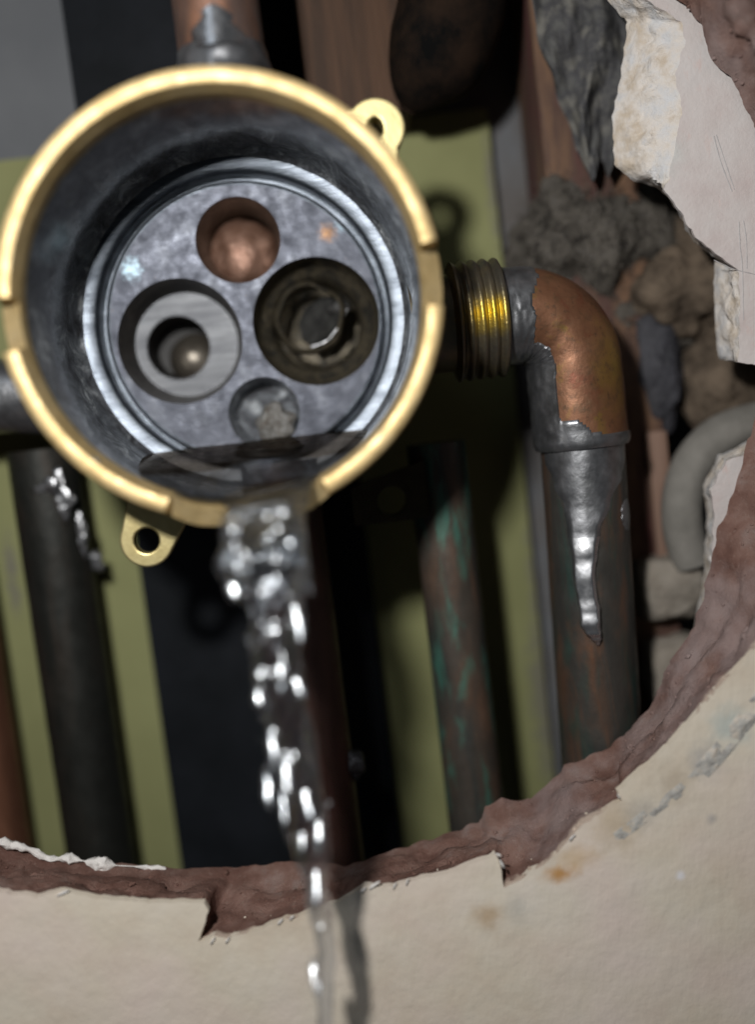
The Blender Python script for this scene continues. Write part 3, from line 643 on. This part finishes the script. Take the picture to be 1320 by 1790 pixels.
# ears
def ear(u, v, y0, r, hr, mat, name='mounting_ear', hs=(1, 1), thick=3.0, spread=1.5, base=35.2):
    c = P(u, v, y0); d = Vector((c.x, 0, c.z)); L = d.length; d.normalize(); e = Vector((-d.z, 0, d.x))
    a0 = math.atan2(d.z, d.x)
    ol = circ(c.x, c.z, r, 28, a0-PI/2, a0+PI/2)
    b0 = d*base
    ol += [((b0+e*r*spread).x, (b0+e*r*spread).z), ((b0-e*r*spread).x, (b0-e*r*spread).z)]
    hole = [(c.x+hr*hs[0]*math.cos(t_), c.z+hr*hs[1]*math.sin(t_)) for t_ in [2*PI*i/32 for i in range(32)]]
    o = poly(name, ol, [hole], y0, y0+thick, mat, val)
    m = o.modifiers.new('bevel', 'BEVEL'); m.width = .35*MM; m.segments = 3; m.limit_method = 'ANGLE'; m.angle_limit = math.radians(40)
    return o
ear(657, 224, 15, 5.3, 1.7, 'brass_ear', hs=(.85, 1.15), thick=4.5, spread=2.3)
ear(256, 945, 16, 5.0, 2.4, 'brass_ear', spread=1.3)
c = P(690, 870, 38)
poly('bracket_plate', [(c.x-9, c.z-5), (c.x+6.3, c.z-5), (c.x+7, c.z-4.3), (c.x+7, c.z+7), (c.x-9, c.z+3)], [circ(c.x-.6, c.z-.6, 3.1, 32)], 38, 41, 'brass_shaded', val)
# threaded side outlet, axis along x
ZN = P(905, 552, 38).z; YN = 38.0
x0 = 34.0; xa = P(792, 552, YN).x; xb = P(878, 552, YN).x
pr = [(x0, 10.0), (xa-.8, 10.0), (xa-.4, 11.6)]
k = 120
for i in range(k+1):
    s = i/k; ph = s*4.2
    tri = .5+.5*math.cos(2*PI*ph)
    pr.append((xa+(xb-.6-xa)*s, 11.6+.75*(tri**.7)-.15*s))
pr += [(xb-.3, 11.4), (xb, 10.4), (xb+.1, 7)]
V = []; n = 120
for x_, r_ in pr:
    for j in range(n):
        a_ = 2*PI*j/n; V.append((x_, YN-r_*math.cos(a_), ZN+r_*math.sin(a_)))
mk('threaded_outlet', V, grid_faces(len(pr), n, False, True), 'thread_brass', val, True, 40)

# ================================================================== elbow pipe at right
XE = P(1020, 800, YN).x; BR = 11.2; RE = 9.75
ep = thing('elbow_pipe', (XE, YN, -150), 'copper elbow and patinated pipe with silver solder run beside the threaded outlet', 'pipe')
path = [Vector((xb-3+(XE-BR-xb+3)*i/24, YN, ZN)) for i in range(24)]
path += [Vector((XE-BR+BR*math.sin(a_), YN, ZN-BR+BR*math.cos(a_))) for a_ in [PI/2*i/50 for i in range(51)]]
zend = P(1015, 782, YN).z
path += [Vector((XE, YN, ZN-BR+(zend-ZN+BR)*i/30)) for i in range(1, 31)]
LE = len(path)
def er(i, s, a_):
    r_ = RE-.25*math.exp(-((s-.5)/.2)**2)+fr((i*.12, a_*1.5, 3))*.12
    if s > .985: r_ -= .5*(s-.985)/.015
    return r_
el = sweep('elbow', path, er, 'copper_elbow', ep, 72)
cum = [0]
for i in range(1, LE): cum.append(cum[-1]+(path[i]-path[i-1]).length)
def sol_h(i, s, a_):
    # frame: phi 0 = towards camera; sin(phi) > 0 side found below
    side = math.sin(a_)*SGN                      # +1 = inner corner side (down / left)
    front = math.cos(a_)
    d = cum[i]; p = path[i]; wob = fr((i*.10, a_*1.4, 1))*.9+fr((i*.3, a_*4, 4))*.16
    edge1 = P(931, 520, 29.5).x                             # solder ring at the stub end
    m1 = (p.x < edge1+wob+1.6*max(0, side)) and p.z > ZN-3
    m2 = side > .60+wob*.08                        # inner corner strip
    m3 = s > .955-.05*max(0, side)+wob*.012-.04*math.exp(-((side-.35)/.3)**2)
    if not (m1 or m2 or m3): return None
    return er(i, s, a_)+.22+.12*fr((i*.3, a_*4, 9))+(.35 if m2 and not m1 else 0)*abs(fr((i*.35, a_*4, 2)))
pts_, T_, N_ = frames(path); B0 = T_[5].cross(N_[5]); SGN = 1 if B0.z < 0 else -1
skin('solder_skin', path, sol_h, 'solder', el, 200, RE-.3)
# pipe below
zp0 = zend+4; kk = 90
xl = lambda z_: XE-.033*max(0.0, zend-z_)
ppath = [Vector((xl(zp0+(-150-zp0)*i/kk), YN, zp0+(-150-zp0)*i/kk)) for i in range(kk+1)]
pp = sweep('tube', ppath, lambda i, s, a_: 8.75+fr((i*.3, a_*2, 5))*.08, 'pipe_patina', ep, 64)
# solder run down the pipe: height field on the tube
hp_ = [Vector((xl(z_), YN, z_)) for z_ in [zend+.5+(P(1030, 1140, 29).z-zend-.5)*i/180 for i in range(181)]]
B1 = frames(hp_)[0:3]; b_ = B1[1][0].cross(B1[2][0]); SG2 = 1 if b_.x > 0 else -1
zv = lambda v: (P(1025, v, 28).z-hp_[0].z)/(hp_[-1].z-hp_[0].z)
keys = [(770, 1.75, -.1, .2), (800, 1.5, -.1, .2), (840, 1.1, -.14, .22), (885, .64, -.22, .3), (930, .42, -.30, .7), (975, .31, -.35, 1.4), (1015, .27, -.36, 1.9), (1045, .25, -.34, 1.85), (1070, .26, -.31, 2.1), (1092, .26, -.28, 2.4), (1108, .20, -.24, 2.1), (1120, .13, -.20, 1.5), (1130, .06, -.17, .7), (1138, 0.0, -.16, 0)]
def run(s):
    for k in range(len(keys)-1):
        a0, a1 = zv(keys[k][0]), zv(keys[k+1][0])
        if s <= a1 or k == len(keys)-2:
            f = min(max((s-a0)/(a1-a0), 0), 1); f = f*f*(3-2*f); return [keys[k][m]+(keys[k+1][m]-keys[k][m])*f for m in (1, 2, 3)]
def run_h(i, s, a_):
    aa = ((a_+PI) % (2*PI)-PI)*SG2
    wd, ce, hh = run(s)
    if wd <= .005: return 8.4
    x_ = (aa-ce+fr((s*12, 3, 1))*.05)/(wd*(1+.14*fr((s*9, aa > ce, 2))))
    g_ = 1-x_*x_
    base = 8.4 if g_ <= 0 else 8.4+(hh+.35)*min(1, g_*1.6)**.6+fbm((s*7, aa*2, 3), 1.0)*.08*min(1, g_*3)
    return base
skin('solder_film', hp_[:80], lambda i, s, a_: run_h(i, i/180, a_), 'solder', pp, 260, 8.4)
skin('solder_run', hp_[79:], lambda i, s, a_: run_h(i+79, (i+79)/180, a_), 'solder_bright', pp, 260, 8.4)
# second small smear on the right of the run
def run2(i, s, a_):
    aa = ((a_+PI) % (2*PI)-PI)*SG2; x_ = (aa-.95)/.22; t_ = (s-zv(885))/(zv(935)-zv(885))
    g_ = 1-x_*x_-(2*t_-1)**2
    return None if g_ < -.3+fr((s*30, aa*5, 1))*.5 else 8.9+max(0, g_)*.25
skin('solder_smear', hp_, run2, 'solder', pp, 200, 8.4)

# ================================================================== left elbow pipe and top riser
lx = P(134, 1200, 63).x; zt = P(110, 850, 63).z
lpth = thing('supply_pipe', (lx, 63, -150), 'dark supply pipe with solder splash below the left side of the valve', 'pipe')
path = [Vector((lx, 63, zt+9+(-150-zt-6)*i/80)) for i in range(81)]
tb = sweep('tube', path, lambda i, s, a_: 7.95+fr((i*.3, a_*2, 8))*.08, 'pipe_dark', lpth, 56)
for k, (u, v, rx_, rz_) in enumerate([(104, 872, 2.6, 5.2), (84, 850, 3.2, 2.0), (133, 940, 1.5, 5.5), (152, 990, 1.9, 2.6)]):
    c = P(u, v, 55.5); dx = c.x-lx; blob('solder_splash', (c.x, 63-math.sqrt(max(7.9**2-dx*dx, 0))+.1, c.z), (rx_, .9, rz_), .55, 2.2, 'solder_bright', k+3, 4, tb, .4)
sweep('side_fitting', [P(-110, 690, 52)+(Vector((-34, 52, P(10, 715, 52).z))-P(-110, 690, 52))*(i/20) for i in range(21)], lambda i, s, a_: 8.2+fr((i*.3, a_*2, 2))*.3, 'solder', lpth, 40)
rx = P(384, 60, 20).x
rz = thing('riser_pipe', (rx, 20, 36), 'copper riser pipe with silvery solder joint above the valve', 'pipe')
sweep('tube', [Vector((rx, 20, 36+i)) for i in range(90)], lambda i, s, a_: 7.95+fr((i*.2, a_*2, 4))*.1, 'pipe_riser', rz, 56)
sweep('solder_cup', [Vector((rx, 20, 35.5+i*.5)) for i in range(23)], lambda i, s, a_: 9.3-1.2*s*s+fr((i*.25, a_*2, 6))*.35, 'solder', rz, 56)
skin('solder_run', [Vector((rx, 20, 45+i*.15)) for i in range(60)], lambda i, s, a_: 7.6+(1.6*(1-(((a_+PI) % (2*PI)-PI)/(.8-.5*s+.2*fr((s*6, a_*2, 1))))**2) if abs((a_+PI) % (2*PI)-PI) < (.8-.5*s) else 0)*(1-s), 'solder_bright', rz, 200, 7.6)

# ================================================================== water
def water():
    bm = bmesh.new()
    def add(V, Fs):
        vv = [bm.verts.new(Vector(v)*MM) for v in V]
        for f in Fs: bm.faces.new([vv[k] for k in f])
    # pool in the bore, spilling over the lip
    nx, ny = 90, 90; zl = P(430, 772, YF-1).z
    rB = 34.7
    X = [-26+52*i/(nx-1) for i in range(nx)]; x_off = -1.0
    ys = [YF-.2-(YF+12)*j/(ny-1) for j in range(ny)]
    top, bot = [], []
    for x_ in X:
        for y_ in ys:
            zb = -math.sqrt(max(rB*rB-(x_+x_off)**2, 1))-.15
            s = 1-(y_-2)/(YF-2); s = min(max(s, 0), 1)
            zt_ = zl-(2.0*s+3.2*s**3)*(1)+.22*fr((x_*.12, y_*.12, 0))+.05*fr((x_, y_*.5, 3), 3)
            wmask = 13.5
            f = max(0.0, (3-y_)/13.0); fm = min(1, f*1.6)
            edge = max(0.0, 1-(abs(x_-4.6-1.0*fm)/(8.8-3.4*fm))**4)
            zt_ -= 9*f*f+1.5*f
            if y_ < 0: zb = min(zb-12*f*f+.2, zt_-1.6*edge)
            bl = min(1, max(0, (11-y_)/9)); bl = bl*bl*(3-2*bl)
            zt_ = zb+(zt_-zb)*(1-bl*(1-edge))
            zt_ = max(zt_, zb+.02)
            top.append((x_+x_off, y_, zt_)); bot.append((x_+x_off, y_, zb))
    gf = grid_faces(nx, ny); N = len(top)
    bd = [j for j in range(ny)]+[i*ny+ny-1 for i in range(1, nx)]+[(nx-1)*ny+j for j in range(ny-2, -1, -1)]+[i*ny for i in range(nx-2, 0, -1)]
    add(top+bot, gf+[tuple(k+N for k in reversed(f)) for f in gf]+[(bd[i], bd[(i+1) % len(bd)], bd[(i+1) % len(bd)]+N, bd[i]+N) for i in range(len(bd))])
    # falling stream: twisting flattened column made of strands
    def strand(pts, rad, n=20, seed=0, fl=1.0):
        path = path_px(pts, -12, .7); p_, T, Nn = frames(path); L = len(p_); V = []
        for i in range(L):
            B = T[i].cross(Nn[i]); s = i/(L-1); r_ = rad(s)
            r_ *= 1+.38*fr((seed*5, i*.10, 1))+.22*fr((seed*9, i*.27, 2))
            for j in range(n):
                a_ = 2*PI*j/n; V.append(p_[i]+(Nn[i]*math.cos(a_)*r_*.8+B*math.sin(a_)*r_*fl)*(1+.22*fr((math.cos(a_)*1.4, math.sin(a_)*1.4+seed, i*.12))))
        add(V, grid_faces(L, n, False, True)+[tuple(range(n)), tuple(range((L-1)*n, L*n))])
    lerpk = lambda ks: (lambda s: next((a0[1]+(a1[1]-a0[1])*(s-a0[0])/(a1[0]-a0[0]) for a0, a1 in zip(ks, ks[1:]) if s <= a1[0]), ks[-1][1]))
    cx = [(900, 460), (960, 464), (1040, 472), (1120, 482), (1220, 494), (1320, 512), (1420, 535), (1520, 552), (1620, 562), (1740, 570), (1880, 582)]
    hw = [(890, 58), (940, 62), (1000, 54), (1060, 40), (1140, 34), (1250, 34), (1350, 40), (1450, 36), (1550, 20), (1650, 14), (1900, 8)]
    ip = lambda tab, v: next((a0[1]+(a1[1]-a0[1])*(v-a0[0])/(a1[0]-a0[0]) for a0, a1 in zip(tab, tab[1:]) if v <= a1[0]), tab[-1][1])
    strand([(ip(cx, v)+6*math.sin(v*.02), v) for v in range(885, 1880, 45)], lerpk([(0, 5.0), (.07, 4.6), (.16, 3.2), (.3, 2.3), (.55, 2.0), (.7, 1.7), (.82, 1.3), (1, 1.1)]), 28, 1, 1.15)
    for k in range(7):
        ph = k*2*PI/7; tw = .0085+.0012*(k % 3); v1 = [1500, 1420, 1660, 1360, 1560, 1720, 1300][k]
        pts = []
        for v in range(895, v1, 30):
            a_ = ph+(v-895)*tw+.8*fr((v*.012, k*3.1, 0)); hw_ = ip(hw, v)*(1+.35*fr((v*.01, k*1.7, 4)))
            pts.append((ip(cx, v)+math.sin(a_)*hw_, v, -12-math.cos(a_)*hw_*.045))
        strand(pts, lerpk([(0, 1.9), (.1, 1.7), (.3, 1.0), (.7, .75), (1, .35)]), 12, k+2)
    rnd = random.Random(11)
    def bead(u, v, y, r, st=1.0):
        c = P(u, v, y); b2 = bmesh.ops.create_icosphere(bm, subdivisions=3, radius=1)
        h = ((CAM-c).normalized()+(flash_pos-c).normalized()).normalized()         # bead flattened and aimed to glint from torch to camera
        h = (h+Vector((rnd.gauss(0, .05), 0, rnd.gauss(0, .05)))).normalized()
        e1 = Vector((0, 0, 1)); e1 = (e1-e1.dot(h)*h).normalized(); e2 = h.cross(e1)
        for vv in b2['verts']:
            d = vv.co; q = e2*d.x*r+h*d.y*r*.42+e1*d.z*r*st; vv.co = (c+q*(1+.30*fr(q+c, 1.7)))*MM
    for (u, v, r, st) in [(408, 985, 2.4, 1.3), (409, 1026, 1.3, 1.8), (500, 935, 1.7, 1), (475, 1105, 3.0, .85), (437, 1117, .9, 1), (521, 1080, 1.1, 4.2), (462, 1175, 1.5, .9), (455, 1220, 1.1, 1.8), (523, 1200, .9, 2.4), (490, 1150, .9, 3.5),
                        (482, 1288, .9, 2.8), (516, 1315, 1.0, 2.0), (468, 1375, 1.0, 3.4), (538, 1400, 1.0, 4.2), (527, 1465, .8, 3.0), (556, 1455, 1.0, 3.8), (552, 1530, 1.1, 5.0), (562, 1615, 1.0, 1.3), (550, 1705, .9, 3.5)]:
        bead(u, v, -12-ip(hw, v)*.035-.6, r*1.15, st)
    for k in range(50):
        v = 900+rnd.random()**1.3*150 if k < 42 else rnd.uniform(1060, 1560); x_ = rnd.uniform(-1, 1)
        bead(ip(cx, v)+x_*ip(hw, v)*1.1, v, -12-ip(hw, v)*.055*math.sqrt(1-x_*x_*.9)-rnd.uniform(.3, 1.6), rnd.uniform(.55, 1.25), rnd.uniform(.8, 1.6) if v < 1060 else rnd.uniform(2, 5))
    for k in range(7):                       # loose drops beside the stream
        v = rnd.uniform(960, 1500); sd = rnd.choice((-1, 1)); bead(ip(cx, v)+sd*ip(hw, v)*rnd.uniform(1.1, 1.6), v, -12+rnd.uniform(-4, 4), rnd.uniform(.35, .6), rnd.uniform(1, 2.2))
    bmesh.ops.recalc_face_normals(bm, faces=bm.faces)
    me = bpy.data.meshes.new('tmp'); bm.to_mesh(me); bm.free()
    o = bpy.data.objects.new('tmp', me); COL.objects.link(o)
    m = o.modifiers.new('r', 'REMESH'); m.mode = 'VOXEL'; m.voxel_size = .00030; m.use_smooth_shade = True
    m = o.modifiers.new('s', 'SMOOTH'); m.factor = .5; m.iterations = 4
    dg = bpy.context.evaluated_depsgraph_get(); me2 = bpy.data.meshes.new_from_object(o.evaluated_get(dg)); bpy.data.objects.remove(o)
    me2.name = 'water_stream'; me2.materials.clear(); me2.materials.append(MATS['water']); me2.materials.append(MATS['pool_water'])
    me2.polygons.foreach_set('material_index', [1 if p.center.y > .009 else 0 for p in me2.polygons])
    me2.polygons.foreach_set('use_smooth', [True]*len(me2.polygons))
    w_ = bpy.data.objects.new('water_stream', me2); COL.objects.link(w_)
    tag(w_, 'clear sparkling water spilling over the valve rim and falling in a stream', 'water')
water()
